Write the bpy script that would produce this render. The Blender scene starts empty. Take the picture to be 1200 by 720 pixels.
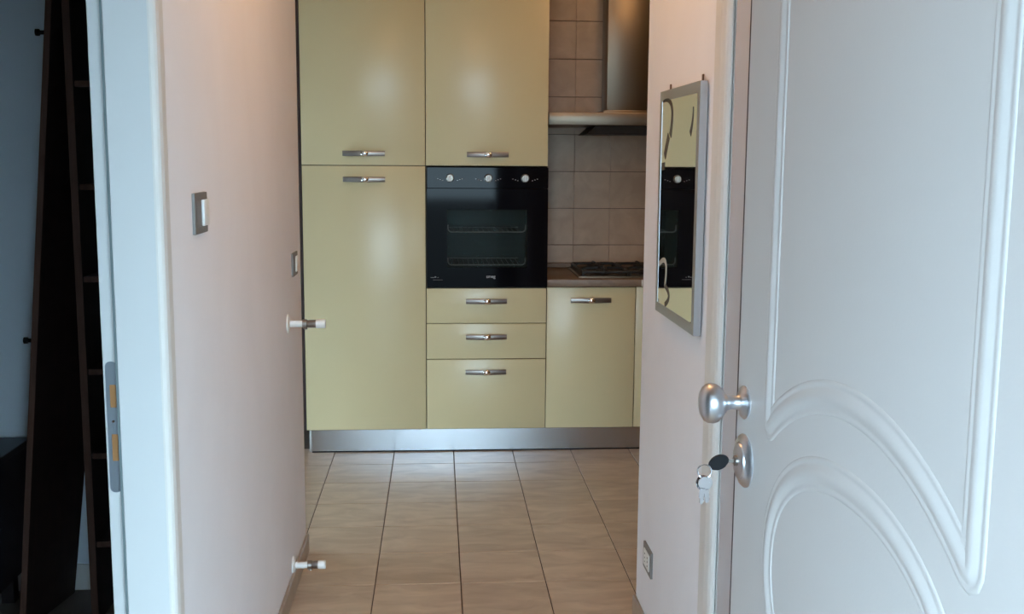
import bpy, bmesh, math, random
from mathutils import Vector, Matrix
random.seed(4)
S = bpy.context.scene
COL = S.collection

# ------------------------------------------------------------------ camera
F_PX, YAW, PITCH, ROLL, CAM_H = 1260.7, 0.0696, 0.1375, 0.0065, 1.4824
cd = bpy.data.cameras.new('camera')
cd.sensor_fit = 'HORIZONTAL'; cd.sensor_width = 36.0
cd.lens = 36.0 * F_PX / 1200.0
cd.clip_start = 0.02
cam = bpy.data.objects.new('camera', cd); COL.objects.link(cam)
fwd = Vector((math.sin(YAW)*math.cos(PITCH), math.cos(YAW)*math.cos(PITCH), -math.sin(PITCH)))
rgt = Vector((math.cos(YAW), -math.sin(YAW), 0))
upv = rgt.cross(fwd)
r2 = rgt*math.cos(ROLL) + upv*math.sin(ROLL)
u2 = -rgt*math.sin(ROLL) + upv*math.cos(ROLL)
cam.matrix_world = Matrix(((r2.x, u2.x, -fwd.x, 0), (r2.y, u2.y, -fwd.y, 0), (r2.z, u2.z, -fwd.z, CAM_H), (0, 0, 0, 1)))
S.camera = cam

# ------------------------------------------------------------------ world / exposure
w = bpy.data.worlds.new('overcast_sky'); S.world = w; w.use_nodes = True
wn = w.node_tree; bg = wn.nodes['Background']
bg.inputs['Color'].default_value = (0.58, 0.83, 1.0, 1)
bg.inputs['Strength'].default_value = 17.5
S.view_settings.view_transform = 'Standard'
S.view_settings.look = 'None'
S.view_settings.gamma = 1.0
S.view_settings.use_curve_mapping = False
S.view_settings.exposure = 0.0
CORRIDOR_LAMP_W, KITCHEN_LAMP_W = 8.5, 5.0
LAMP_COL = (1.0, 0.58, 0.27)

# ------------------------------------------------------------------ materials
MATS = {}
def mat(name, col, rough=0.5, metal=0.0, spec=0.5, coat=0.0, noise=None, bump=None, aniso=None, vary=0.0, emit=None, trans=0.0, alpha=1.0):
    if name in MATS: return MATS[name]
    m = bpy.data.materials.new(name); m.use_nodes = True
    nt = m.node_tree; b = nt.nodes['Principled BSDF']
    b.inputs['Base Color'].default_value = (*col, 1)
    b.inputs['Roughness'].default_value = rough
    b.inputs['Metallic'].default_value = metal
    b.inputs['Specular IOR Level'].default_value = spec
    b.inputs['Coat Weight'].default_value = coat
    b.inputs['Transmission Weight'].default_value = trans
    b.inputs['Alpha'].default_value = alpha
    tc = nt.nodes.new('ShaderNodeTexCoord')
    src = None
    if noise:
        col2, scale, stretch = noise
        mp = nt.nodes.new('ShaderNodeMapping'); mp.inputs['Scale'].default_value = stretch
        nt.links.new(tc.outputs['Object'], mp.inputs['Vector'])
        vec = mp.outputs['Vector']
        if vary:
            oi = nt.nodes.new('ShaderNodeObjectInfo')
            ad = nt.nodes.new('ShaderNodeVectorMath'); ad.operation = 'MULTIPLY_ADD'
            ad.inputs[1].default_value = (37, 23, 11)
            nt.links.new(oi.outputs['Random'], ad.inputs[0]); nt.links.new(vec, ad.inputs[2])
            vec = ad.outputs['Vector']
        n = nt.nodes.new('ShaderNodeTexNoise'); n.inputs['Scale'].default_value = scale; n.inputs['Detail'].default_value = 6
        n.inputs['Distortion'].default_value = 0.8
        nt.links.new(vec, n.inputs['Vector'])
        cr = nt.nodes.new('ShaderNodeValToRGB')
        cr.color_ramp.elements[0].color = (*col, 1); cr.color_ramp.elements[0].position = .35
        cr.color_ramp.elements[1].color = (*col2, 1); cr.color_ramp.elements[1].position = .68
        nt.links.new(n.outputs['Fac'], cr.inputs['Fac'])
        src = cr.outputs['Color']
        if vary:
            hs = nt.nodes.new('ShaderNodeHueSaturation')
            mr = nt.nodes.new('ShaderNodeMapRange'); mr.inputs['To Min'].default_value = 1-vary; mr.inputs['To Max'].default_value = 1+vary
            nt.links.new(oi.outputs['Random'], mr.inputs['Value']); nt.links.new(mr.outputs['Result'], hs.inputs['Value'])
            nt.links.new(src, hs.inputs['Color']); src = hs.outputs['Color']
        nt.links.new(src, b.inputs['Base Color'])
    if bump:
        scale, strength, stretch = bump
        mp2 = nt.nodes.new('ShaderNodeMapping'); mp2.inputs['Scale'].default_value = stretch
        nt.links.new(tc.outputs['Object'], mp2.inputs['Vector'])
        n2 = nt.nodes.new('ShaderNodeTexNoise'); n2.inputs['Scale'].default_value = scale; n2.inputs['Detail'].default_value = 4
        nt.links.new(mp2.outputs['Vector'], n2.inputs['Vector'])
        bp = nt.nodes.new('ShaderNodeBump'); bp.inputs['Strength'].default_value = strength; bp.inputs['Distance'].default_value = .002
        nt.links.new(n2.outputs['Fac'], bp.inputs['Height']); nt.links.new(bp.outputs['Normal'], b.inputs['Normal'])
    if emit:
        b.inputs['Emission Color'].default_value = (*emit[0], 1); b.inputs['Emission Strength'].default_value = emit[1]
    MATS[name] = m
    return m
ONE = (1, 1, 1)
M_WALL = mat('white_plaster', (.845, .83, .86), .85, noise=((.875, .86, .89), 3, ONE), bump=(60, .25, ONE))
M_ROOMWALL = mat('pale_room_plaster', (.68, .77, .87), .85, bump=(60, .2, ONE))
M_CEIL = mat('ceiling_paint', (.80, .70, .56), .9)
M_TRIM = mat('white_lacquered_trim', (.66, .665, .67), .42)
M_CASING = mat('ivory_lacquered_trim', (.74, .71, .68), .42)
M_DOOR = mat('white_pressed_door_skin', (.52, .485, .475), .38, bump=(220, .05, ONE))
M_DOORCORE = mat('dark_brown_gasket', (.045, .025, .03), .6)
M_FLOORTILE = mat('beige_stoneware', (.46, .325, .235), .30, noise=((.61, .46, .345), 5, (1, 2.6, 1)), vary=.06)
M_GROUT = mat('brown_grout', (.10, .072, .055), .9)
M_SKIRT = mat('beige_stoneware_skirting', (.36, .27, .20), .35, noise=((.44, .34, .26), 8, ONE))
M_WTILE = mat('taupe_wall_tile', (.48, .345, .245), .32, noise=((.58, .43, .315), 9, ONE), vary=.03)
M_WGROUT = mat('wall_grout', (.16, .115, .09), .9)
M_CAB = mat('cream_lacquer', (.71, .60, .36), .24, spec=.32)
M_CARC = mat('cabinet_carcass', (.10, .085, .06), .7)
M_ENDP = mat('dark_wenge_panel', (.028, .012, .010), .5)
M_NICKEL = mat('brushed_nickel', (.31, .28, .26), .36, 1.0)
M_CHROME = mat('polished_chrome', (.88, .88, .92), .08, 1.0)
M_PLINTH = mat('brushed_aluminium_plinth', (.50, .51, .54), .20, 1.0, bump=(30, .12, (0, 0, 30)))
M_STEEL = mat('brushed_steel', (.235, .195, .15), .36, 1.0, bump=(30, .08, (60, 1, 1)))
M_SATIN = mat('satin_chrome', (.66, .67, .71), .33, 1.0)
M_OVENBLK = mat('black_oven_glass', (.004, .004, .006), .05, spec=.07)
M_OVENIN = mat('oven_cavity_enamel', (.085, .125, .115), .35)
M_OVENGL = mat('smoked_oven_window', (.012, .022, .022), .04, spec=.07, alpha=.42)
M_KNOB = mat('oven_knob_metal', (.34, .32, .29), .42, .9)
M_PRINT = mat('silver_print', (.55, .55, .56), .4)
M_WORKTOP = mat('brown_laminate', (.185, .115, .07), .42, noise=((.24, .155, .10), 14, (1, 6, 1)))
M_IRON = mat('black_cast_iron', (.010, .009, .009), .45)
M_HOODBOX = mat('dark_hood_box', (.02, .018, .017), .6)
M_ALU = mat('grey_switch_plate', (.22, .21, .205), .45, .2)
M_WHITEPL = mat('white_plastic', (.82, .82, .80), .35)
M_GREYPL = mat('pale_grey_plastic', (.55, .53, .52), .45)
M_BLACKPL = mat('black_plastic', (.006, .006, .008), .55, spec=.25)
M_MIRROR = mat('mirror_silver', (.90, .92, .90), .01, 1.0)
M_FRAME = mat('silver_frame', (.44, .44, .45), .38, .75)
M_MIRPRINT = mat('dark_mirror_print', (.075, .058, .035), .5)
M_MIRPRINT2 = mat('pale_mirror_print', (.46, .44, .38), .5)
M_WENGE = mat('dark_stained_wood', (.018, .011, .010), .45, noise=((.030, .018, .015), 6, (8, 8, .6)))
M_BROWNEDGE = mat('red_brown_wood_edge', (.085, .040, .028), .5, noise=((.12, .058, .040), 6, (8, 8, .6)))
M_BLKFURN = mat('black_furniture_wood', (.016, .013, .015), .4)
M_GASKET = mat('grey_rubber_gasket', (.16, .20, .21), .7)
M_STRIKE = mat('zinc_strike_plate', (.30, .34, .39), .42, .7)
M_RAWWOOD = mat('raw_wood_in_latch_hole', (.36, .17, .06), .7)
M_CONCRETE = mat('dark_paving', (.035, .034, .030), .9, noise=((.05, .048, .042), 4, ONE))
M_ROOMFLOOR = mat('dark_room_floor', (.15, .125, .11), .45, noise=((.19, .16, .14), 4, ONE))
M_LAMPGL = mat('lamp_glass', (.9, .85, .75), .4, emit=(LAMP_COL, 6.0))
M_ADDED_SHUTTER = mat('added_shutter_grey', (.40, .38, .35), .5)
M_KPAINT = mat('apricot_bounce_paint', (.52, .36, .21), .85, bump=(60, .2, ONE))  # tone of unseen kitchen walls, chosen to make bounced light less blue
M_LEAF = mat('greyish_door_lacquer', (.56, .53, .55), .45)
M_RACK = mat('bright_rack_wire', (.80, .84, .84), .35, .35)
M_FACADE = mat('outer_render', (.62, .60, .57), .9)

# ------------------------------------------------------------------ builders
WLOC = {}
def empty(name, loc, rotz=0):
    o = bpy.data.objects.new(name, None); COL.objects.link(o)
    o.location = loc; o.rotation_euler = (0, 0, rotz); o.empty_display_size = .05
    WLOC[o.name] = Vector(loc) if rotz == 0 else Vector((0, 0, 0))   # rotated roots take local coordinates
    return o
def tag(o, label=None, cat=None, group=None, kind=None):
    if label: o['label'] = label
    if cat: o['category'] = cat
    if group: o['group'] = group
    if kind: o['kind'] = kind
    return o
def thing(name, loc, label, cat, group=None, rotz=0):
    return tag(empty(name, loc, rotz), label, cat, group)
def obj(name, bm, m, parent=None, smooth=False, origin=None, extra=()):
    """link a bmesh (coordinates of the place) as ONE object whose origin sits at its own base centre"""
    bmesh.ops.recalc_face_normals(bm, faces=bm.faces[:])
    vs = [v.co for v in bm.verts]
    if origin is None:
        origin = Vector(((min(v.x for v in vs)+max(v.x for v in vs))/2, (min(v.y for v in vs)+max(v.y for v in vs))/2, min(v.z for v in vs)))
    origin = Vector(origin)
    bmesh.ops.translate(bm, verts=bm.verts[:], vec=-origin)
    me = bpy.data.meshes.new(name); bm.to_mesh(me); bm.free()
    me.materials.append(m)
    for e in extra: me.materials.append(e)
    if smooth:
        for p in me.polygons: p.use_smooth = True
        try: me.set_sharp_from_angle(angle=math.radians(38))
        except Exception: pass
    o = bpy.data.objects.new(name, me); COL.objects.link(o)
    if parent is not None:
        o.parent = parent; o.location = origin - WLOC[parent.name]
    else:
        o.location = origin
    WLOC[o.name] = origin
    return o
def structure(o, label, cat=None):
    return tag(o, label, cat, None, 'structure')
def bx(bm, x0, x1, y0, y1, z0, z1, bev=0, seg=2, mi=0):
    r = bmesh.ops.create_cube(bm, size=1, matrix=Matrix.Translation(((x0+x1)/2, (y0+y1)/2, (z0+z1)/2)) @ Matrix.Diagonal((abs(x1-x0), abs(y1-y0), abs(z1-z0), 1)))
    vs = r['verts']
    fs = set(f for v in vs for f in v.link_faces)
    for f in fs: f.material_index = mi
    if bev:
        es = list(set(e for v in vs for e in v.link_edges))
        bmesh.ops.bevel(bm, geom=es, offset=bev, segments=seg, affect='EDGES', profile=.5)
    return bm
def box(name, x0, x1, y0, y1, z0, z1, m, parent=None, bev=0, seg=2):
    return obj(name, bx(bmesh.new(), x0, x1, y0, y1, z0, z1, bev, seg), m, parent, smooth=bool(bev))
def lathe(bm, prof, M=Matrix.Identity(4), seg=32, mi=0):
    """prof: (radius, height) pairs; local axis z, placed with M"""
    rings = []
    for r, h in prof:
        if r < 1e-6: rings.append([bm.verts.new(M @ Vector((0, 0, h)))])
        else: rings.append([bm.verts.new(M @ Vector((r*math.cos(2*math.pi*k/seg), r*math.sin(2*math.pi*k/seg), h))) for k in range(seg)])
    for a, b in zip(rings, rings[1:]):
        for k in range(seg):
            k2 = (k+1) % seg
            if len(a) == 1 and len(b) == 1: continue
            if len(a) == 1: f = bm.faces.new((a[0], b[k], b[k2]))
            elif len(b) == 1: f = bm.faces.new((a[k], a[k2], b[0]))
            else: f = bm.faces.new((a[k], a[k2], b[k2], b[k]))
            f.material_index = mi
    if len(rings[0]) > 1: bm.faces.new(rings[0]).material_index = mi
    if len(rings[-1]) > 1: bm.faces.new(rings[-1]).material_index = mi
    return bm
def axis_to(d, loc):
    """matrix whose local z runs along d"""
    return Matrix.Translation(loc) @ Vector(d).to_track_quat('Z', 'Y').to_matrix().to_4x4()
def tube(bm, pts, r, seg=8, closed=False, mi=0):
    pts = [Vector(p) for p in pts]; n = len(pts); rings = []
    prev = None
    for i, p in enumerate(pts):
        a = pts[i-1] if (i > 0 or closed) else p
        b = pts[(i+1) % n] if (i < n-1 or closed) else p
        t = (b-a).normalized()
        u = prev if prev is not None else (Vector((0, 0, 1)) if abs(t.z) < .9 else Vector((1, 0, 0)))
        u = (u - t*u.dot(t)).normalized(); prev = u; v = t.cross(u)
        rings.append([bm.verts.new(p + (u*math.cos(2*math.pi*k/seg) + v*math.sin(2*math.pi*k/seg))*r) for k in range(seg)])
    for i in range(n if closed else n-1):
        a, b = rings[i], rings[(i+1) % n]
        for k in range(seg):
            bm.faces.new((a[k], a[(k+1) % seg], b[(k+1) % seg], b[k])).material_index = mi
    if not closed:
        bm.faces.new(rings[0]).material_index = mi; bm.faces.new(rings[-1]).material_index = mi
    return bm
def prism(bm, poly, to3, depth, mi=0):
    """extrude a 2D polygon; to3(u, v, d) gives the place of a point"""
    a = [bm.verts.new(to3(u, v, 0)) for u, v in poly]; b = [bm.verts.new(to3(u, v, depth)) for u, v in poly]
    bm.faces.new(a).material_index = mi; bm.faces.new(b).material_index = mi
    for i in range(len(poly)):
        j = (i+1) % len(poly)
        bm.faces.new((a[i], a[j], b[j], b[i])).material_index = mi
    return bm
def rounded(u0, u1, v0, v1, r, n=6):
    P = []
    for cx, cy, a0 in ((u1-r, v1-r, 0), (u0+r, v1-r, 90), (u0+r, v0+r, 180), (u1-r, v0+r, 270)):
        for k in range(n+1):
            a = math.radians(a0 + 90*k/n); P.append((cx+r*math.cos(a), cy+r*math.sin(a)))
    return P
def sweep(bm, path, prof, to3, closed=True):
    """moulding: profile (offset across, height) swept along a 2D path with mitred corners"""
    n = len(path); P = [Vector(p) for p in path]; rows = []
    for i in range(n):
        a = (P[i]-P[i-1]).normalized(); b = (P[(i+1) % n]-P[i]).normalized()
        na = Vector((-a.y, a.x)); nb = Vector((-b.y, b.x))
        m = (na+nb); m = m.normalized() if m.length > 1e-6 else na
        k = 1/max(.3, m.dot(na)); turn = a.x*b.y-a.y*b.x
        row = []
        for off, h in prof:
            kk = k
            if off*turn < 0: kk = min(k, 1.25)       # outer side of a corner is rounded off
            q = P[i] + m*off*kk
            row.append(bm.verts.new(to3(q.x, q.y, h)))
        rows.append(row)
    for i in range(n if closed else n-1):
        a, b = rows[i], rows[(i+1) % n]
        for k in range(len(prof)-1):
            bm.faces.new((a[k], a[k+1], b[k+1], b[k]))
    return bm

# ------------------------------------------------------------------ key planes of the place
XL, XR = -0.500, 0.645            # corridor walls
YL_END, YR_END = 3.960, 3.325     # where they end
D = 5.306                         # cabinet fronts
WALL_Y = D + .57                  # tiled back wall
CEIL = 2.70
C0, C1, C2, C3 = -.657, -.057, .543, .993     # cabinet edges
# ------------------------------------------------------------------ room shell
bm = bmesh.new()
bx(bm, -.62, 3.3, .55, 6.1, -.12, -.004); bx(bm, -2.3, -.6201, 3.66, 6.1, -.12, -.004)
floor = structure(obj('floor', bm, M_GROUT), 'beige stoneware tile floor of corridor and kitchen', 'floor')
TX0, TY0, TS, GAP = -.5216, 5.1191, .30, .0038
proto = None
def tile_mesh(w_, h_, d_, bev):
    bm = bmesh.new(); bx(bm, -w_/2, w_/2, -h_/2, h_/2, -d_, 0, bev, 1)
    me = bpy.data.meshes.new('tile'); bmesh.ops.recalc_face_normals(bm, faces=bm.faces[:]); bm.to_mesh(me); bm.free(); return me
me = tile_mesh(TS-GAP, TS-GAP, .008, .0012); me.materials.append(M_FLOORTILE)
for j in range(-1, 14):
    for k in range(-1, 7):
        cx, cy = TX0+TS*(k+.5), TY0-TS*(j+.5)
        if k > 3 and cy < 3.3: continue
        if k < 0 and cy < 4.0: continue
        if cy > D+.1: continue
        o = bpy.data.objects.new('tile', me); COL.objects.link(o); o.parent = floor
        o.location = Vector((cx, cy, 0)) - WLOC[floor.name]
structure(box('floor_room', -3.3, -.621, .55, 3.659, -.12, 0, M_ROOMFLOOR), 'dark floor of the unlit side room', 'floor')
structure(box('floor_landing', -30, 30, -30, .549, -.16, -.02, M_CONCRETE), 'grey concrete ground outside the entry door', 'floor')
structure(box('added_sky_blocker', -3.3, 3.3, -1.7, .549, 2.36, 2.5, M_FACADE), 'plain slab added over the entry to block high sky', 'roof')  # unseen slab, added to keep high sky light off jamb and door
structure(box('floor_balcony', -30, -3.31, .551, 30, -.16, -.02, M_CONCRETE), 'grey paving outside the kitchen window', 'floor')
structure(box('ceiling', -3.3, 3.3, .55, 6.1, CEIL, CEIL+.2, M_CEIL), 'ivory painted ceiling over corridor and kitchen', 'ceiling')

LD0, LD1, LDH = 1.14, 1.972, 2.12   # left doorway (rough opening)
bm = bmesh.new()
bx(bm, XL-.105, XL, LD1, YL_END, 0, CEIL); bx(bm, XL-.105, XL, .80, LD0, 0, CEIL); bx(bm, XL-.105, XL, LD0, LD1, LDH, CEIL)
bx(bm, -3.2, XL-.1051, YL_END-.295, YL_END, 0, CEIL)
structure(obj('wall_left', bm, M_WALL), 'white plastered corridor wall with light switches and radiator valves', 'wall')
RD0, RD1 = 1.56, 2.385
bm = bmesh.new()
bx(bm, XR, XR+.11, RD1, YR_END-.001, 0, CEIL); bx(bm, XR, XR+.11, .80, RD0, 0, CEIL); bx(bm, XR, XR+.11, RD0, RD1, LDH, CEIL)
structure(box('wall_kitchen_near', XR+.1101, 3.2, YR_END-.12, YR_END, 0, CEIL, M_KPAINT), 'apricot kitchen wall behind the mirror wall', 'wall')
structure(obj('wall_right', bm, M_WALL), 'white plastered corridor wall carrying the narrow mirror', 'wall')
# entry wall with the opening the camera looks through
EX0, EX1, EH = -.43, .55, 2.12
bm = bmesh.new()
bx(bm, -3.3, EX0, .55, .80, 0, CEIL); bx(bm, EX1, 3.3, .55, .80, 0, CEIL); bx(bm, EX0, EX1, .55, .80, EH, CEIL)
structure(obj('wall_entry', bm, M_FACADE), 'outer wall around the entry doorway', 'wall')
# side room and kitchen outer walls
structure(box('wall_room_side', -3.3, -3.2, .80, YL_END, 0, CEIL, M_ROOMWALL), 'pale outer side wall of the unlit room', 'wall')
structure(box('wall_room_back', -3.2, XL-.105, 3.64, 3.66, 0, CEIL, M_ROOMWALL), 'pale back wall of the unlit room behind the bookcase', 'wall')
box_b = structure(box('baseboard_room', -3.2, -.61, 3.628, 3.64, 0, .09, M_TRIM), 'pale baseboard at the foot of the unlit room wall', 'baseboard')
bm = bmesh.new()
bx(bm, -2.3, 3.3, WALL_Y+.006, 6.1, 0, CEIL)
wall_back = structure(obj('wall_back', bm, M_WGROUT), 'kitchen back wall clad in taupe square tiles behind the hob', 'wall')
me = tile_mesh(.2-.0035, .2-.0035, .007, .001)
me.transform(Matrix.Rotation(math.radians(90), 4, 'X')); me.materials.append(M_WTILE)
for k in range(-1, 4):
    for j in range(0, 8):
        cx, cz = .745+.1975*(k+.5), 1.012+.2*(j-.5)
        if cz > CEIL: continue
        o = bpy.data.objects.new('tile', me); COL.objects.link(o); o.parent = wall_back
        o.location = Vector((cx, WALL_Y, cz)) - WLOC[wall_back.name]
# kitchen side walls; the left one holds a glazed balcony door out of view
structure(box('wall_kitchen_right', 3.2, 3.3, .8, 6.1, 0, CEIL, M_KPAINT), 'plain apricot kitchen side wall', 'wall')
WX = -2.30; WY0, WY1, WZ0, WZ1 = 4.02, 5.20, .02, 2.02
bm = bmesh.new()
bx(bm, WX, WX+.1, YL_END, WY0, 0, CEIL); bx(bm, WX, WX+.1, WY1, 6.1, 0, CEIL); bx(bm, WX, WX+.1, WY0, WY1, 0, WZ0); bx(bm, WX, WX+.1, WY0, WY1, WZ1, CEIL)
structure(obj('wall_kitchen_left', bm, M_KPAINT), 'apricot kitchen side wall pierced by a glazed door', 'wall')
wroot = structure(empty('window_1', (WX+.05, (WY0+WY1)/2, WZ0)), 'white framed glazed door at the end of the kitchen', 'window')
bm = bmesh.new()
for y in (WY0, (WY0+WY1)/2-.03, WY1-.06): bx(bm, WX+.02, WX+.08, y, y+.06, WZ0, WZ1)
bx(bm, WX+.02, WX+.08, WY0, WY1, WZ0, WZ0+.06); bx(bm, WX+.02, WX+.08, WY0, WY1, WZ1-.06, WZ1)
obj('window_frame', bm, M_TRIM, wroot)
SHUT = 0.86                                   # added shutter, half lowered to keep window light off the upper doors
me = bpy.data.meshes.new('slat'); bm = bx(bmesh.new(), -.006, .006, -(WY1-WY0)/2+.002, (WY1-WY0)/2-.002, 0, .0465, .003, 1); bm.to_mesh(me); bm.free(); me.materials.append(M_ADDED_SHUTTER)
k = 0
while SHUT+.047*(k+1) < WZ1:
    o = bpy.data.objects.new('added_shutter_slat', me); COL.objects.link(o); o.parent = wroot
    o.location = Vector((WX+.010, (WY0+WY1)/2, SHUT+.047*k)) - WLOC[wroot.name]; k += 1

# baseboards
structure(box('baseboard_left', XL, XL+.012, 2.04, YL_END, 0, .07, M_SKIRT, None, .003, 1), 'beige tile skirting along the left corridor wall', 'baseboard')
structure(box('baseboard_right', XR-.012, XR, 2.51, YR_END, 0, .07, M_SKIRT, None, .003, 1), 'beige tile skirting below the mirror wall', 'baseboard')

# ------------------------------------------------------------------ left doorway: frame, casing, strike plate
d1 = structure(empty('door_1', (XL-.05, 1.55, 0)), 'pale lacquered frame of the open doorway to the dark room', 'door frame')
JY = 1.95
bm = bmesh.new()
bx(bm, -.577, -.496, JY, LD1, 0, 2.10, .002, 1)
obj('door_stop', bm, M_TRIM, d1, True)
bm = bmesh.new()
bx(bm, -.606, -.577, JY+.011, LD1, 0, 2.10, .0015, 1)
obj('rebate', bm, M_TRIM, d1, True)
box('gasket', -.5805, -.5765, JY+.001, JY+.011, 0, 2.10, M_GASKET, d1)
box('near_jamb', -.606, -.496, LD0, LD0+.022, 0, 2.10, M_TRIM, d1, .002, 1)
box('head_jamb', -.606, -.496, LD0, LD1, 2.10, LDH, M_TRIM, d1)
# casing on the corridor side (moulded profile across Y)
def casing(name, xw, y0, y1, side, parent, z1, m):
    """xw wall face; y0 edge at the opening; side +1 if it sticks out towards +X"""
    sgn = 1 if y1 > y0 else -1
    wd = abs(y1-y0)
    prof = [(0, 0), (0, .0035), (.05, .009), (.12, .0125), (.20, .0135), (.30, .009), (.36, .009), (.46, .0105), (.88, .0085), (1.0, .004), (1.0, 0)]
    poly = [(y0+sgn*wd*u, xw+side*h) for u, h in prof]
    bm = prism(bmesh.new(), poly, lambda u, v, d: Vector((v, u, d)), z1)
    return obj(name, bm, m, parent)
casing('casing', XL, JY-.001, 2.036, 1, d1, 2.19, M_CASING)
casing('casing', XL, LD0+.022, LD0-.062, 1, d1, 2.19, M_CASING)
box('casing', XL, XL+.0135, LD0-.062, 2.036, 2.19, 2.27, M_CASING, d1)
# strike plate with its two wooden latch holes
SPY = JY+.011
bm = prism(bmesh.new(), rounded(-.6015, -.5805, .868, 1.113, .0095), lambda u, v, d: Vector((u, SPY-.0012+d, v)), .0011)
sp = tag(obj('strike_plate', bm, M_STRIKE, d1, origin=(-.591, SPY, .868)), 'zinc strike plate with two latch holes')
for z0, z1 in ((1.028, 1.070), (.928, .978)):
    bm = prism(bmesh.new(), rounded(-.5945, -.5835, z0, z1, .001, 2), lambda u, v, d: Vector((u, SPY-.0017+d, v)), .0005)
    obj('latch_hole', bm, M_RAWWOOD, sp, origin=(-.589, SPY, z0))
bm = lathe(bmesh.new(), [(0, .0012), (.0022, .001), (.0028, 0)], axis_to((0, -1, 0), (-.5905, SPY-.0012, 1.002)), 12)
obj('screw', bm, M_CHROME, sp)

# ------------------------------------------------------------------ right doorway: casing and jamb, mostly behind the entry door
d2 = structure(empty('door_2', (XR, 1.97, 0)), 'ivory frame of the closed doorway behind the entry door', 'door frame')
casing('casing', XR, RD1-.02, 2.505, -1, d2, 2.19, M_CASING)
casing('casing', XR, RD0+.02, 1.445, -1, d2, 2.19, M_CASING)
box('casing', XR-.0135, XR, 1.445, 2.505, 2.19, 2.28, M_CASING, d2)
box('jamb', XR+.003, XR+.108, RD1-.022, RD1, 0, 2.10, M_CASING, d2)
box('jamb', XR+.003, XR+.108, RD0, RD0+.022, 0, 2.10, M_CASING, d2)
box('head_jamb', XR-.006, XR+.108, RD0, RD1, 2.10, LDH, M_CASING, d2)
box('door_leaf', XR+.004, XR+.046, RD0+.024, RD1-.024, .006, 2.095, M_LEAF, d2)

# ------------------------------------------------------------------ entry door, swung open
ang = math.atan2(-.9995, .0330)
door = structure(empty('door_3', (.491, 1.70, 0), ang), 'white entry door with pressed curved mouldings standing open', 'door')
DW, DH, DT = .875, 2.08, .045
dl = lambda u, v, d: Vector((u, -d, v))         # door face coordinates: along the leaf, height, proud of the face
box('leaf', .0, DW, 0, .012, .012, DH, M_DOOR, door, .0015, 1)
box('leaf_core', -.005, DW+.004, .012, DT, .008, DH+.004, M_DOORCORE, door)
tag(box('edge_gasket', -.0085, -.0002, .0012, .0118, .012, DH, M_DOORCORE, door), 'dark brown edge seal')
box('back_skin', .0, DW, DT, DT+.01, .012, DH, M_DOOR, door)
PROF = [(a, h*.46) for a, h in ((-.0235, -.001), (-.0225, .0015), (-.020, .0035), (-.0165, .0030), (-.0145, .0018), (-.0115, .0035), (-.006, .0085), (0, .0105), (.006, .0085), (.0115, .0035), (.0145, .0018), (.0165, .0030), (.020, .0035), (.0225, .0015), (.0235, -.001))]
def arc(x0, x1, zt, za, n=28):
    """arch from tip to tip with its apex at za"""
    xm, hw, rise = (x0+x1)/2, (x1-x0)/2, za-zt
    R = (hw*hw+rise*rise)/(2*rise); sg = 1 if R > 0 else -1
    return [(x0+(x1-x0)*k/n, za-R+sg*math.sqrt(R*R-(x0+(x1-x0)*k/n-xm)**2)) for k in range(n+1)]
def fillet(path, r=.020, n=5):
    out = []; m = len(path)
    for i in range(m):
        p0, p, p1 = Vector(path[i-1]), Vector(path[i]), Vector(path[(i+1) % m])
        a, b = (p0-p), (p1-p)
        if a.normalized().dot(b.normalized()) < -.9: out.append(tuple(p)); continue
        a = p+a.normalized()*r; b = p+b.normalized()*r
        out += [tuple(a*(1-t)**2+p*2*t*(1-t)+b*t*t) for t in [k/n for k in range(n+1)]]
    return out
s0, s1 = .149, .737
top = arc(s0, s1, 1.86, 1.95, 22)
bot = arc(s0, s1, 1.080, 1.184, 22)
path = bot + top[::-1]
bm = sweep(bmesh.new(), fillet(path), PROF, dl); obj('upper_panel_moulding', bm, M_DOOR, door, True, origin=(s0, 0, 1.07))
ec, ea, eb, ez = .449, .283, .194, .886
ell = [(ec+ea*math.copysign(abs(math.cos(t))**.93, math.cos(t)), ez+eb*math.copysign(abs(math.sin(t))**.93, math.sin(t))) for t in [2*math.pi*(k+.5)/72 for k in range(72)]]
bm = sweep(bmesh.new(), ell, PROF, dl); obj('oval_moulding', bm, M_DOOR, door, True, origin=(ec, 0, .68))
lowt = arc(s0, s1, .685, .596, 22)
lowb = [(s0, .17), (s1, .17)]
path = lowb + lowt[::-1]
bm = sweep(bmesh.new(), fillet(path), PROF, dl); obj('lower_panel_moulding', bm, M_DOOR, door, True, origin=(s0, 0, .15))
def on_face(u, v, d=0): return Vector((u, -d, v))
N = Vector((0, -1, 0))
ku, kz = .040, 1.096
k_root = lathe(bmesh.new(), [(0, 0), (.0265, 0), (.0270, .003), (.0235, .0065), (.0150, .009), (.0115, .013), (.0105, .024), (.0125, .031), (.018, .036), (.0255, .041), (.0308, .048), (.0325, .055), (.0315, .062), (.0275, .068), (.020, .0725), (.010, .0748), (0, .0752)], axis_to(N, on_face(ku, kz)), 48)
tag(obj('door_knob', k_root, M_SATIN, door, True), 'satin chrome door knob')
lu, lz = .047, 1.002
bm = lathe(bmesh.new(), [(0, 0), (.043, 0), (.0435, .002), (.040, .006), (.031, .0095), (.0295, .0085), (.028, .0115), (.020, .0135), (.0, .0135)], axis_to(N, on_face(lu, lz)), 48)
lock = tag(obj('lock_escutcheon', bm, M_SATIN, door, True), 'round satin chrome lock plate')
bm = lathe(bmesh.new(), [(0, .013), (.0085, .013), (.0085, .017), (.007, .018), (0, .018)], axis_to(N, on_face(lu, lz)), 24)
obj('lock_cylinder', bm, M_NICKEL, lock, True)
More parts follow.
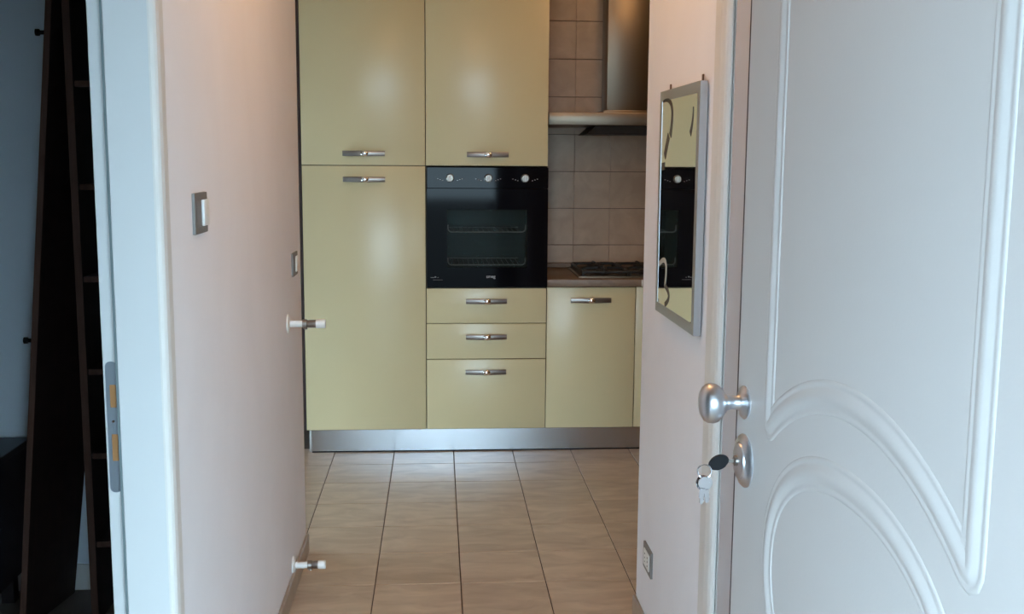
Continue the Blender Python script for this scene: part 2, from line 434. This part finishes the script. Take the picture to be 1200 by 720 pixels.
# hinges on the wall side of the leaf
for z in (.25, 1.05, 1.85):
    obj('hinge', lathe(bmesh.new(), [(0, 0), (.009, 0), (.009, .09), (0, .09)], Matrix.Translation((DW+.008, .02, z)), 16), M_SATIN, door, True)

# keys hanging from the lock: a thing of its own
keys = thing('key_bunch', (.491, 1.70, 0), 'bunch of keys with black-headed key in the door lock', 'keys', rotz=ang)
bm = bx(bmesh.new(), lu-.0011, lu+.0011, -.036, -.0182, lz-.003, lz+.003)
obj('key_blade', bm, M_NICKEL, keys)
# black bow, lying along the lock axis and drooping a little
bm = bmesh.new()
ca = Vector((lu, -.043, lz-.002))
P = [(.0165*math.cos(t)*(1.05), .0115*math.sin(t)) for t in [2*math.pi*k/28 for k in range(28)]]
dr = math.radians(24)
def bow(u, v, d):
    return ca + Vector((d-.0028, -(u*math.cos(dr)+v*math.sin(dr)), -(u*math.sin(dr)) + v*math.cos(dr)))
prism(bm, P, bow, .0056)
bmesh.ops.bevel(bm, geom=[e for e in bm.edges if len(e.link_faces) == 2 and abs(e.link_faces[0].normal.dot(e.link_faces[1].normal)) < .3], offset=.0012, segments=2, affect='EDGES')
tag(obj('key_bow', bm, M_BLACKPL, keys, True), 'black plastic key head')
rc = Vector((lu, -.0655, lz-.0165))
bm = tube(bmesh.new(), [rc+Vector((.003*math.cos(t), .0105*math.cos(t), .0115*math.sin(t))) for t in [2*math.pi*k/28 for k in range(28)]], .0012, 8, True)
tag(obj('key_ring', bm, M_CHROME, keys, True), 'thin chrome split ring')
def hanging_key(du, tilt, ln, rb):
    bm = bmesh.new()
    c = Vector((lu+du, -.0655, lz-.026))
    ct, st = math.cos(tilt), math.sin(tilt)
    def to3(u, v, d): return c + Vector((d-.0009, u*ct+v*st, v*ct-u*st))
    prism(bm, [(rb*math.cos(t), -rb+.002+rb*math.sin(t)) for t in [2*math.pi*k/24 for k in range(24)]], to3, .0018)
    y0 = -2*rb+.004
    prism(bm, [(-.0042, y0), (.0042, y0), (.0042, y0-ln*.2), (.0032, y0-ln*.3), (.0045, y0-ln*.42), (.0028, y0-ln*.55), (.0042, y0-ln*.7), (.0025, y0-ln*.85), (0, y0-ln), (-.0035, y0-ln*.9)], to3, .0018)
    return tag(obj('hanging_key', bm, M_CHROME, keys), 'silver door key')
hanging_key(-.004, .05, .026, .0125)
hanging_key(.002, -.14, .024, .0115)
hanging_key(.006, .22, .018, .010)

# ------------------------------------------------------------------ kitchen cabinets
DT_ = .019
def handle_bm(xc, zc, y):
    """bow handle: two flat wings meeting in a polished block, standing on two feet"""
    bm = bmesh.new(); L, H = .204, .027
    n = 20
    pr, br = [], []
    for i in range(n+1):
        u = -1+2*i/n
        yy = y-.014-.012*(1-abs(u)**1.6)
        hh = H/2*(.92+.10*(1-abs(u)))
        pr.append((xc+u*L/2, yy, hh))
    rows = []
    for x, yy, hh in pr:
        rows.append([bm.verts.new((x, yy, zc-hh)), bm.verts.new((x, yy-.0025, zc-hh*.6)), bm.verts.new((x, yy-.0025, zc+hh*.6)), bm.verts.new((x, yy, zc+hh)), bm.verts.new((x, yy+.004, zc+hh*.8)), bm.verts.new((x, yy+.004, zc-hh*.8))])
    for a, b in zip(rows, rows[1:]):
        for k in range(6): bm.faces.new((a[k], a[(k+1) % 6], b[(k+1) % 6], b[k]))
    bm.faces.new(rows[0]); bm.faces.new(rows[-1])
    # polished centre block, domed
    Mx = Matrix.Translation((xc+.003, y-.026, zc)) @ Matrix.Diagonal((.020, .011, .0155, 1))
    r = bmesh.ops.create_uvsphere(bm, u_segments=16, v_segments=10, radius=1, matrix=Mx)
    for f in set(f for v in r['verts'] for f in v.link_faces): f.material_index = 1
    for sx in (-.092, .092):
        bx(bm, xc+sx-.006, xc+sx+.006, y-.0165, y+.0, zc-.008, zc+.008, 0, 1, 1)
    return bm
def front(name, parent, x0, x1, z0, z1, hx=None, hz=None):
    g = .0018
    o = box(name, x0+g, x1-g, D, D+DT_, z0+g, z1-g, M_CAB, parent, .0022, 2)
    if hx is not None:
        obj('handle', handle_bm(hx, hz, D), M_NICKEL, o, True, extra=(M_CHROME,))
    return o
ZP = .120
CTOP = 2.36
c1 = thing('tall_fridge_cabinet', ((C0+C1)/2, D+.29, ZP), 'tall cream fridge cabinet with one short door over one long door', 'cabinet')
box('carcass', C0+.001, C1-.001, D+DT_+.001, WALL_Y-.009, ZP, CTOP, M_CARC, c1)
tag(box('end_panel', C0-.024, C0-.002, D+.004, WALL_Y-.009, ZP, CTOP, M_ENDP, c1), 'dark brown side panel')
front('upper_door', c1, C0, C1, 1.443, CTOP, -.355, 1.501)
front('lower_door', c1, C0, C1, .124, 1.443, -.355, 1.376)
c2 = thing('tall_oven_cabinet', ((C1+C2)/2, D+.29, ZP), 'tall cream cabinet housing the oven above three drawers', 'cabinet')
bm = bmesh.new()
bx(bm, C1+.001, C1+.004, D+DT_+.001, WALL_Y-.009, ZP, CTOP); bx(bm, C2-.004, C2-.001, D+DT_+.001, WALL_Y-.009, ZP, CTOP)
bx(bm, C1+.004, C2-.004, D+DT_+.001, WALL_Y-.009, ZP, .843); bx(bm, C1+.004, C2-.004, D+DT_+.001, WALL_Y-.009, 1.443, CTOP)
obj('carcass', bm, M_CARC, c2)
bm = bmesh.new(); bx(bm, C2-.0165, C2-.0005, D+DT_+.0005, WALL_Y-.009, .92, CTOP)
front('upper_door', c2, C1, C2, 1.443, CTOP, .246, 1.499)
front('drawer', c2, C1, C2, .664, .842, .242, .777)
front('drawer', c2, C1, C2, .483, .664, .242, .597)
front('drawer', c2, C1, C2, .124, .483, .240, .419)
bm.free()
c3 = thing('base_cabinet', ((C2+C3)/2, D+.29, ZP), 'cream base cabinet with a single door beside the oven drawers', 'cabinet')
box('carcass', C2+.001, C3-.001, D+DT_+.001, WALL_Y-.009, ZP, .846, M_CARC, c3)
front('door', c3, C2, C3, .124, .846, .765, .781)
c4 = thing('base_cabinet', (C3+.3, D+.29, ZP), 'cream base cabinet under the worktop, farther from the oven', 'cabinet')
box('carcass', C3+.001, C3+.599, D+DT_+.001, WALL_Y-.009, ZP, .846, M_CARC, c4)
front('door', c4, C3, C3+.6, .124, .846, C3+.38, .781)
# plinth
pl = tag(empty('plinth', (.45, D+.045, 0)), 'brushed aluminium plinth running under the cream cabinets', 'plinth')
box('plinth_board', C0+.022, C3+.6, D+.040, D+.052, .003, ZP-.001, M_PLINTH, pl)
tag(box('end_trim', C0+.010, C0+.0215, D+.038, D+.054, .003, ZP-.001, M_GREYPL, pl, .002, 1), 'pale plastic end trim')
box('seal_strip', C0+.022, C3+.6, D+.037, D+.0395, .0, .006, M_BLACKPL, pl)
# worktop
wt = tag(empty('worktop', (1.07, D+.28, .849)), 'brown laminate worktop carrying the gas hob', 'worktop')
box('slab', C2+.002, C3+.6, D-.018, WALL_Y-.0072, .849, .887, M_WORKTOP, wt, .004, 2)
tag(box('upstand_strip', C2+.002, C3+.6, WALL_Y-.022, WALL_Y-.0072, .8875, .916, M_WORKTOP, None, .004, 1), 'thin brown upstand strip between worktop and wall tiles', 'upstand')
tag(box('joint_strip', 1.0175, 1.0235, D-.0205, D-.0182, .851, .886, M_WHITEPL, wt), 'white end clip')

# ------------------------------------------------------------------ built-in oven
ov = thing('built_in_oven', ((C1+C2)/2, D+.2, .848), 'black glass built-in oven with three round silver knobs', 'oven')
OX0, OX1, OZ0, OZ1, OSP = C1+.006, C2+.0015, .848, 1.437, 1.333
tag(box('control_panel', OX0, OX1, D-.006, D+.030, OSP+.002, OZ1, M_OVENBLK, ov, .0015, 1), 'glossy black control panel')
for kx in (.0615, .249, .430):
    bm = lathe(bmesh.new(), [(0, 0), (.0205, 0), (.0205, .004), (.0185, .006), (.0175, .018), (.016, .0195), (0, .0198)], axis_to((0, -1, 0), (kx, D-.006, 1.385)), 32)
    bx(bm, kx-.0022, kx+.0022, D-.0275, D-.0245, 1.371, 1.399, 0, 1, 1)
    obj('knob', bm, M_KNOB, ov, True, extra=(M_GREYPL,))
bm = bmesh.new()
for kx in (.0615, .249, .430):
    for sg in (-1, 1):
        for k in range(3):
            bx(bm, kx+sg*(.036+.012*k)-.0028, kx+sg*(.036+.012*k)+.0028, D-.0064, D-.0060, 1.372+.004*k, 1.3745+.004*k)
tag(obj('dial_print', bm, M_PRINT, ov), 'small printed dial marks', kind='stuff')
WX0, WX1, WZB, WZT = .046, .443, .944, 1.232
bm = bmesh.new()
bx(bm, OX0, OX1, D-.006, D+.026, WZT, OSP); bx(bm, OX0, OX1, D-.006, D+.026, OZ0, WZB)
bx(bm, OX0, WX0, D-.006, D+.026, WZB, WZT); bx(bm, WX1, OX1, D-.006, D+.026, WZB, WZT)
od = tag(obj('oven_door', bm, M_OVENBLK, ov), 'black glass oven door')
bm = prism(bmesh.new(), rounded(WX0, WX1, WZB, WZT, .0005, 2), lambda u, v, d: Vector((u, D-.0055+d, v)), .004)
tag(obj('window_pane', bm, M_OVENGL, od), 'smoked glass window')
# cavity, racks, fan cover
bm = bmesh.new()
cx0, cx1, cy0, cy1, cz0, cz1 = .02, .47, D+.0265, D+.44, .905, 1.27
bx(bm, cx0-.01, cx0, cy0, cy1, cz0, cz1); bx(bm, cx1, cx1+.01, cy0, cy1, cz0, cz1); bx(bm, cx0-.01, cx1+.01, cy1, cy1+.01, cz0, cz1)
bx(bm, cx0-.01, cx1+.01, cy0, cy1+.01, cz0-.01, cz0); bx(bm, cx0-.01, cx1+.01, cy0, cy1+.01, cz1, cz1+.01)
obj('oven_cavity', bm, M_OVENIN, ov)
def rack(z):
    bm = bmesh.new()
    r = .018; X0, X1 = WX0+.006, WX1-.006
    pts = [(X0, D+.034, z+.035), (X0, D+.034, z+r)] + [(X0+r-r*math.cos(t), D+.034, z+r-r*math.sin(t)) for t in [math.pi/2*k/5 for k in range(1, 6)]]
    pts += [(X1-r+r*math.sin(t), D+.034, z+r-r*math.cos(t)) for t in [math.pi/2*k/5 for k in range(0, 6)]] + [(X1, D+.034, z+.035)]
    tube(bm, pts, .0034, 8)
    for k in range(14):
        x = X0+.03+(X1-X0-.06)*k/13
        tube(bm, [(x, D+.034, z), (x, D+.40, z)], .0014, 6)
    tube(bm, [(X0+.01, D+.40, z), (X1-.01, D+.40, z)], .0026, 8)
    return tag(obj('rack', bm, M_RACK, ov, True), 'chrome wire oven rack')
rack(1.119); rack(.955)
bm = lathe(bmesh.new(), [(0, 0), (.055, 0), (.06, .008), (.02, .012), (0, .012)], axis_to((0, -1, 0), (.245, cy1, 1.08)), 24)
obj('fan_cover', bm, M_OVENIN, ov, True)
def text(name, body, size, loc, m, parent, rot=(math.pi/2, 0, 0), ext=.0002, cx='CENTER'):
    cu = bpy.data.curves.new(name, 'FONT'); cu.body = body; cu.size = size; cu.extrude = ext; cu.align_x = cx; cu.align_y = 'CENTER'
    t = bpy.data.objects.new(name, cu); COL.objects.link(t)
    dg = bpy.context.evaluated_depsgraph_get()
    me = bpy.data.meshes.new_from_object(t.evaluated_get(dg)); bpy.data.objects.remove(t); bpy.data.curves.remove(cu)
    me.materials.clear(); me.materials.append(m)
    o = bpy.data.objects.new(name, me); COL.objects.link(o); o.parent = parent
    o.location = Vector(loc) - WLOC[parent.name]; o.rotation_euler = rot
    return o
tag(text('maker_mark', 'smeg', .022, (.263, D-.0063, .900), M_PRINT, od), 'small silver lettering')
bm = bmesh.new()
for (a, b, z, h) in ((.0, .018, .894, .003), (.020, .028, .895, .006), (.034, .040, .894, .003), (.012, .06, .883, .0015)):
    bx(bm, -.035+a, -.035+b, D-.0064, D-.0061, z, z+h)
tag(obj('corner_print', bm, M_ALU, od), 'faint printed line of text', kind='stuff')

# ------------------------------------------------------------------ gas hob
HX0, HX1, HY0, HY1, HZ = .706, 1.300, D+.035, D+.535, .887
hob = thing('gas_hob', ((HX0+HX1)/2, (HY0+HY1)/2, HZ), 'steel gas hob with black cast iron grates on the worktop', 'hob')
bm = bmesh.new(); bx(bm, HX0, HX1, HY0, HY1, HZ, HZ+.008, .003, 2)
obj('tray', bm, M_STEEL, hob, True)
tag(box('burner_pan', HX0+.014, HX1-.014, HY0+.014, HY1-.014, HZ+.0082, HZ+.010, M_IRON, hob), 'dark inner pan')
hb = []
for bxx, byy, rr in ((.845, HY0+.13, .036), (.845, HY0+.37, .046), (1.085, HY0+.13, .046), (1.085, HY0+.37, .036)):
    bm = lathe(bmesh.new(), [(0, 0), (rr+.010, 0), (rr+.008, .010), (rr, .012), (rr, .018), (rr-.004, .021), (0, .022)], Matrix.Translation((bxx, byy, HZ+.0102)), 28)
    obj('burner', bm, M_IRON, hob, True)
for gx in (.845, 1.085):
    bm = bmesh.new()
    x0, x1, y0, y1, zz = gx-.112, gx+.112, HY0+.02, HY1-.02, HZ+.040
    ring = [(x, y, zz-.012) for x, y in ((x0, y0), (x1, y0), (x1, y1), (x0, y1))]
    tube(bm, ring, .007, 6, True)
    for x, y in ((x0, y0), (x1, y0), (x1, y1), (x0, y1)):
        tube(bm, [(x, y, HZ+.0102), (x, y, zz-.012)], .006, 6)
    for cy in (HY0+.13, HY0+.37):
        for a in range(4):
            dx, dy = ((1, 0), (0, 1), (-1, 0), (0, -1))[a]
            L = .112 if dx else .115
            tube(bm, [(gx+dx*L, cy+dy*L*.98, zz-.012), (gx+dx*L*.85, cy+dy*L*.85, zz-.002), (gx+dx*L*.6, cy+dy*L*.6, zz), (gx+dx*.026, cy+dy*.026, zz)], .0065, 6)
    obj('grate', bm, M_IRON, hob, True)
for k in range(4):
    bm = lathe(bmesh.new(), [(0, 0), (.019, 0), (.018, .018), (.015, .022), (0, .022)], Matrix.Translation((1.255, HY0+.10+.1*k, HZ+.0102)), 24)
    obj('knob', bm, M_BLACKPL, hob, True)

# ------------------------------------------------------------------ range hood
HOX0, HOX1, HOY = .552, 1.452, D+.10
hood = thing('range_hood', ((HOX0+HOX1)/2, WALL_Y-.25, 1.60), 'brushed steel range hood with a square chimney above the hob', 'range hood')
bm = bmesh.new(); bx(bm, HOX0, HOX1, HOY, WALL_Y-.009, 1.649, 1.712, .003, 2)
obj('canopy', bm, M_STEEL, hood, True)
tag(box('chimney', .887, 1.117, 5.69, WALL_Y-.009, 1.722, CEIL-.002, M_STEEL, hood, .004, 2), 'tall steel chimney')
box('collar', .868, 1.136, 5.67, WALL_Y-.009, 1.7122, 1.735, M_STEEL, hood, .004, 2)
bm = bmesh.new()
fx0, fx1, fy0, fy1 = .800, 1.204, 5.46, 5.80  # dark box below the canopy, widening downwards
a = [bm.verts.new(p) for p in ((fx0, fy0, 1.648), (fx1, fy0, 1.648), (fx1, fy1, 1.648), (fx0, fy1, 1.648))]
b = [bm.verts.new(p) for p in ((fx0-.045, fy0+.02, 1.606), (fx1+.045, fy0+.02, 1.606), (fx1+.045, fy1, 1.606), (fx0-.045, fy1, 1.606))]
bm.faces.new(a); bm.faces.new(b)
for i in range(4): bm.faces.new((a[i], a[(i+1) % 4], b[(i+1) % 4], b[i]))
tag(obj('hood_box', bm, M_HOODBOX, hood), 'dark tapered box under the canopy')

# ------------------------------------------------------------------ wall fittings
def wall_plate(name, label, cat, group, xw, side, y0, y1, z0, z1, by0, by1, rocker=True):
    t = thing(name, (xw, (y0+y1)/2, z0), label, cat, group)
    bm = prism(bmesh.new(), rounded(y0, y1, z0, z1, .003, 3), lambda u, v, d: Vector((xw+side*d, u, v)), .006)
    obj('cover_plate', bm, M_ALU, t, origin=(xw, (y0+y1)/2, z0))
    return t
ls = wall_plate('light_switch', 'grey rectangular light switch with white rocker near the dark doorway', 'light switch', None, XL, 1, 2.243, 2.362, 1.322, 1.407, 0, 0)
box('rocker', XL+.0061, XL+.0125, 2.303, 2.352, 1.337, 1.392, M_WHITEPL, ls, .002, 2)
box('blank_module', XL+.0061, XL+.0070, 2.256, 2.300, 1.337, 1.392, M_ALU, ls, .0005, 1)
ls = wall_plate('light_switch', 'grey rectangular light switch above the upper radiator valve', 'light switch', None, XL, 1, 3.715, 3.835, 1.073, 1.153, 0, 0)
box('rocker', XL+.0061, XL+.0125, 3.770, 3.815, 1.086, 1.140, M_WHITEPL, ls, .002, 2)
box('blank_module', XL+.0061, XL+.0070, 3.726, 3.768, 1.086, 1.140, M_ALU, ls, .0005, 1)
so = wall_plate('wall_socket', 'grey wall socket low on the wall below the mirror', 'socket', None, XR, -1, 3.072, 3.192, .222, .303, 0, 0)
for k in range(2):
    m_ = box('socket_module', XR-.0095, XR-.0061, 3.092+.040*k, 3.130+.040*k, .237, .288, M_WHITEPL, so, .001, 1)
    for h in (-1, 0, 1):
        bm = lathe(bmesh.new(), [(0, 0), (.0028, 0), (.0028, .0004), (0, .0004)], axis_to((-1, 0, 0), (XR-.0096, 3.111+.040*k, .2625+h*.013)), 12)
        obj('pin_hole', bm, M_BLACKPL, m_)
def valve(label, y, z, ln):
    t = thing('radiator_valve', (XL, y, z), label, 'radiator valve', 'valves left from the removed radiator')
    AX = axis_to((1, 0, 0), (XL, y, z))
    bm = lathe(bmesh.new(), [(0, 0), (.032, 0), (.031, .004), (.020, .008), (.0125, .010), (0, .010)], AX, 28); obj('rosette', bm, M_WHITEPL, t, True)
    bm = lathe(bmesh.new(), [(0, .010), (.0115, .010), (.0115, .050), (0, .050)], AX, 24); obj('pipe_sleeve', bm, M_WHITEPL, t, True)
    e = ln-.052
    bm = lathe(bmesh.new(), [(0, .050), (.0155, .050), (.0155, .064), (.0125, .066), (.0125, .070), (.0135, .072), (.0135, .050+.6*e), (0, .050+.6*e)], AX, 6 if False else 20)
    tube(bm, [(XL+.060, y, z), (XL+.060, y-.006, z-.018)], .006, 10)
    obj('valve_body', bm, M_NICKEL, t, True)
    bm = lathe(bmesh.new(), [(0, .050+.6*e), (.0145, .050+.6*e), (.0150, .054+.6*e), (.0150, ln-.003), (.013, ln), (0, ln)], AX, 24); obj('cap', bm, M_WHITEPL, t, True)
valve('capped white and chrome radiator valve at waist height on the wall', 3.59, .930, .126)
valve('capped white and chrome radiator valve just above the skirting', 3.59, .089, .112)

# ------------------------------------------------------------------ mirror on the right wall
MY0, MY1, MZ0, MZ1 = 2.560, 3.024, 1.054, 1.668
mir = thing('wall_mirror', (XR, (MY0+MY1)/2, MZ0), 'narrow silver framed mirror hanging on the white corridor wall', 'mirror')
mfx = XR-.022
fw = .027
bm = bmesh.new()
outer = [(MY0, MZ0), (MY1, MZ0), (MY1, MZ1), (MY0, MZ1)]
for y0, y1, z0, z1 in ((MY0, MY1, MZ0, MZ0+fw), (MY0, MY1, MZ1-fw, MZ1), (MY0, MY0+fw, MZ0+fw, MZ1-fw), (MY1-fw, MY1, MZ0+fw, MZ1-fw)):
    bx(bm, mfx, XR-.004, y0, y1, z0, z1)
obj('frame', bm, M_FRAME, mir)
mgx = XR-.0212
box('mirror_glass', mgx, XR-.005, MY0+fw, MY1-fw, MZ0+fw, MZ1-fw, M_MIRROR, mir)
def stroke(name, pts, wd, m):
    """flat painted stroke on the glass, in wall coordinates (y, z)"""
    n = len(pts); bm = bmesh.new(); A = []; B = []
    for i, p in enumerate(pts):
        a = Vector(pts[max(0, i-1)]); b = Vector(pts[min(n-1, i+1)]); t = (b-a).normalized(); nn = Vector((-t.y, t.x))
        ww = (wd[i] if isinstance(wd, (list, tuple)) else wd)/2
        q0, q1 = Vector(p)+nn*ww, Vector(p)-nn*ww
        A.append(bm.verts.new((mgx-.0008, q0.x, q0.y))); B.append(bm.verts.new((mgx-.0008, q1.x, q1.y)))
    for i in range(n-1): bm.faces.new((A[i], A[i+1], B[i+1], B[i]))
    r = bmesh.ops.extrude_face_region(bm, geom=bm.faces[:]); bmesh.ops.translate(bm, verts=[v for v in r['geom'] if isinstance(v, bmesh.types.BMVert)], vec=(.0006, 0, 0))
    return obj(name, bm, m, mir)
def bez(p0, p1, p2, n=14):
    return [((1-t)**2*p0[0]+2*t*(1-t)*p1[0]+t*t*p2[0], (1-t)**2*p0[1]+2*t*(1-t)*p1[1]+t*t*p2[1]) for t in [k/n for k in range(n+1)]]
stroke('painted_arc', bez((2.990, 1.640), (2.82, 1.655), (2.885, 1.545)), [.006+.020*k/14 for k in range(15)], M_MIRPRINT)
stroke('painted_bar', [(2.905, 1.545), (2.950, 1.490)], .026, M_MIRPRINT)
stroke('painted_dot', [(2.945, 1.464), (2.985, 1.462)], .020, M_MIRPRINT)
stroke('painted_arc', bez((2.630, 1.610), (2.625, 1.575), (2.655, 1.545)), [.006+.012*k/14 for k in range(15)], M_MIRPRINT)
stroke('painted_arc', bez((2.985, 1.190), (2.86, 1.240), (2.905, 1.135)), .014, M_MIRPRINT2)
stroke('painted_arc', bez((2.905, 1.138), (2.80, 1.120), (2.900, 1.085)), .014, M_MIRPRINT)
for hy in (2.602, 2.965):
    bm = bx(bmesh.new(), XR-.008, XR-.0045, hy-.006, hy+.006, MZ1+.0002, MZ1+.018, .001, 1)
    obj('hanger_tab', bm, M_BROWNEDGE, mir, True)

# ------------------------------------------------------------------ dark side room
bc = thing('bookcase', (-.85, 3.48, 0), 'tall dark bookcase with brown shelf edges in the unlit room', 'bookcase')
BX0, BX1, BY0, BY1, BH = -1.108, -.628, 3.36, 3.624, 2.30
def board(name, x0, x1, y0, y1, z0, z1, parent):
    bm = bmesh.new(); bx(bm, x0, x1, y0+.003, y1, z0, z1)
    bx(bm, x0, x1, y0, y0+.0028, z0, z1, 0, 1, 1)
    return obj(name, bm, M_WENGE, parent, extra=(M_BROWNEDGE,))
board('side_panel', BX0, BX0+.022, BY0, BY1, 0, BH, bc)
board('side_panel', BX1-.022, BX1, BY0, BY1, 0, BH, bc)
box('back_panel', BX0+.022, BX1-.022, BY1-.006, BY1, .02, BH, M_WENGE, bc)
for z in (.245, .535, .805, 1.095, 1.378, 1.687, 1.99, BH-.02):
    board('shelf', BX0+.0225, BX1-.0225, BY0+.012, BY1-.0065, z, z+.018, bc)
lb = thing('leaning_plank', (-1.30, 3.45, 0), 'long dark plank with red-brown edge leaning against the bookcase', 'plank')
bm = bmesh.new()
PX0, PX1, PH = -1.304, -1.1195, 1.985
def pk(d, y, z):
    xf = PX0+(PX1-PX0)*z/PH
    xb = min(xf+.055+.03*z, BX0-.0105)            # the rear edge rests against the bookcase side
    return Vector((xf+(xb-xf)*(y-3.30)/.30+d, y, z))
def slab(bm, d0, d1, y0, y1, mi, n=12):
    rows = [[bm.verts.new(pk(d, y, .002+(PH-.002)*k/n)) for d, y in ((d0, y0), (d1, y0), (d1, y1), (d0, y1))] for k in range(n+1)]
    for a, b in zip(rows, rows[1:]):
        for q in range(4): bm.faces.new((a[q], a[(q+1) % 4], b[(q+1) % 4], b[q])).material_index = mi
    bm.faces.new(rows[0]).material_index = mi; bm.faces.new(rows[-1]).material_index = mi
slab(bm, -.009, .009, 3.3032, 3.60, 0); slab(bm, -.009, .009, 3.300, 3.303, 1)
obj('board', bm, M_WENGE, lb, origin=(-1.30, 3.45, 0), extra=(M_BROWNEDGE,))
for z in (.925, 1.838):
    p = pk(-.009, 3.312, z)
    bm = lathe(bmesh.new(), [(0, 0), (.006, 0), (.006, .016), (.010, .018), (.010, .028), (0, .029)], axis_to((-1, 0, 0), p), 14)
    tag(obj('peg', bm, M_BLACKPL, lb, True), 'small black peg')
lc = thing('low_cabinet', (-1.80, 3.2, 0), 'low black cabinet standing beside the leaning plank', 'cabinet')
LX0, LX1, LY0, LY1 = -2.3, -1.362, 2.85, 3.615
box('top_board', LX0, LX1, LY0, LY1, .523, .545, M_BLKFURN, lc, .002, 1)
box('body', LX0+.004, LX1-.003, LY0+.01, LY1-.005, .125, .5225, M_BLKFURN, lc)
for lx in (LX0+.05, LX1-.09):
    for ly in (LY0+.05, LY1-.09):
        box('leg', lx, lx+.04, ly, ly+.04, 0, .1245, M_BLKFURN, lc)

# ------------------------------------------------------------------ lamps (above the frame)
def ceiling_lamp(label, x, y, power, drop):
    t = thing('ceiling_lamp', (x, y, CEIL-drop), label, 'lamp')
    bm = lathe(bmesh.new(), [(0, 0), (.07, 0), (.07, -.02), (0, -.02)], Matrix.Translation((x, y, CEIL-.001)), 32); obj('ceiling_rose', bm, M_NICKEL, t, True)
    bm = lathe(bmesh.new(), [(.15, -.021), (.15, -.035), (.13, -.070), (.09, -.095), (.045, -.108), (0, -.112)], Matrix.Translation((x, y, CEIL-.001)), 40); obj('glass_bowl', bm, M_LAMPGL, t, True)
    ld = bpy.data.lights.new('bulb', 'POINT'); ld.energy = power; ld.color = LAMP_COL; ld.shadow_soft_size = .10
    lo = bpy.data.objects.new('bulb', ld); COL.objects.link(lo); lo.parent = t; lo.location = (0, 0, drop-.20)
    return t
ceiling_lamp('frosted glass bowl lamp on the corridor ceiling', .07, 2.75, CORRIDOR_LAMP_W, .12)
ceiling_lamp('frosted glass bowl lamp on the kitchen ceiling', 1.10, 4.45, KITCHEN_LAMP_W, .12)
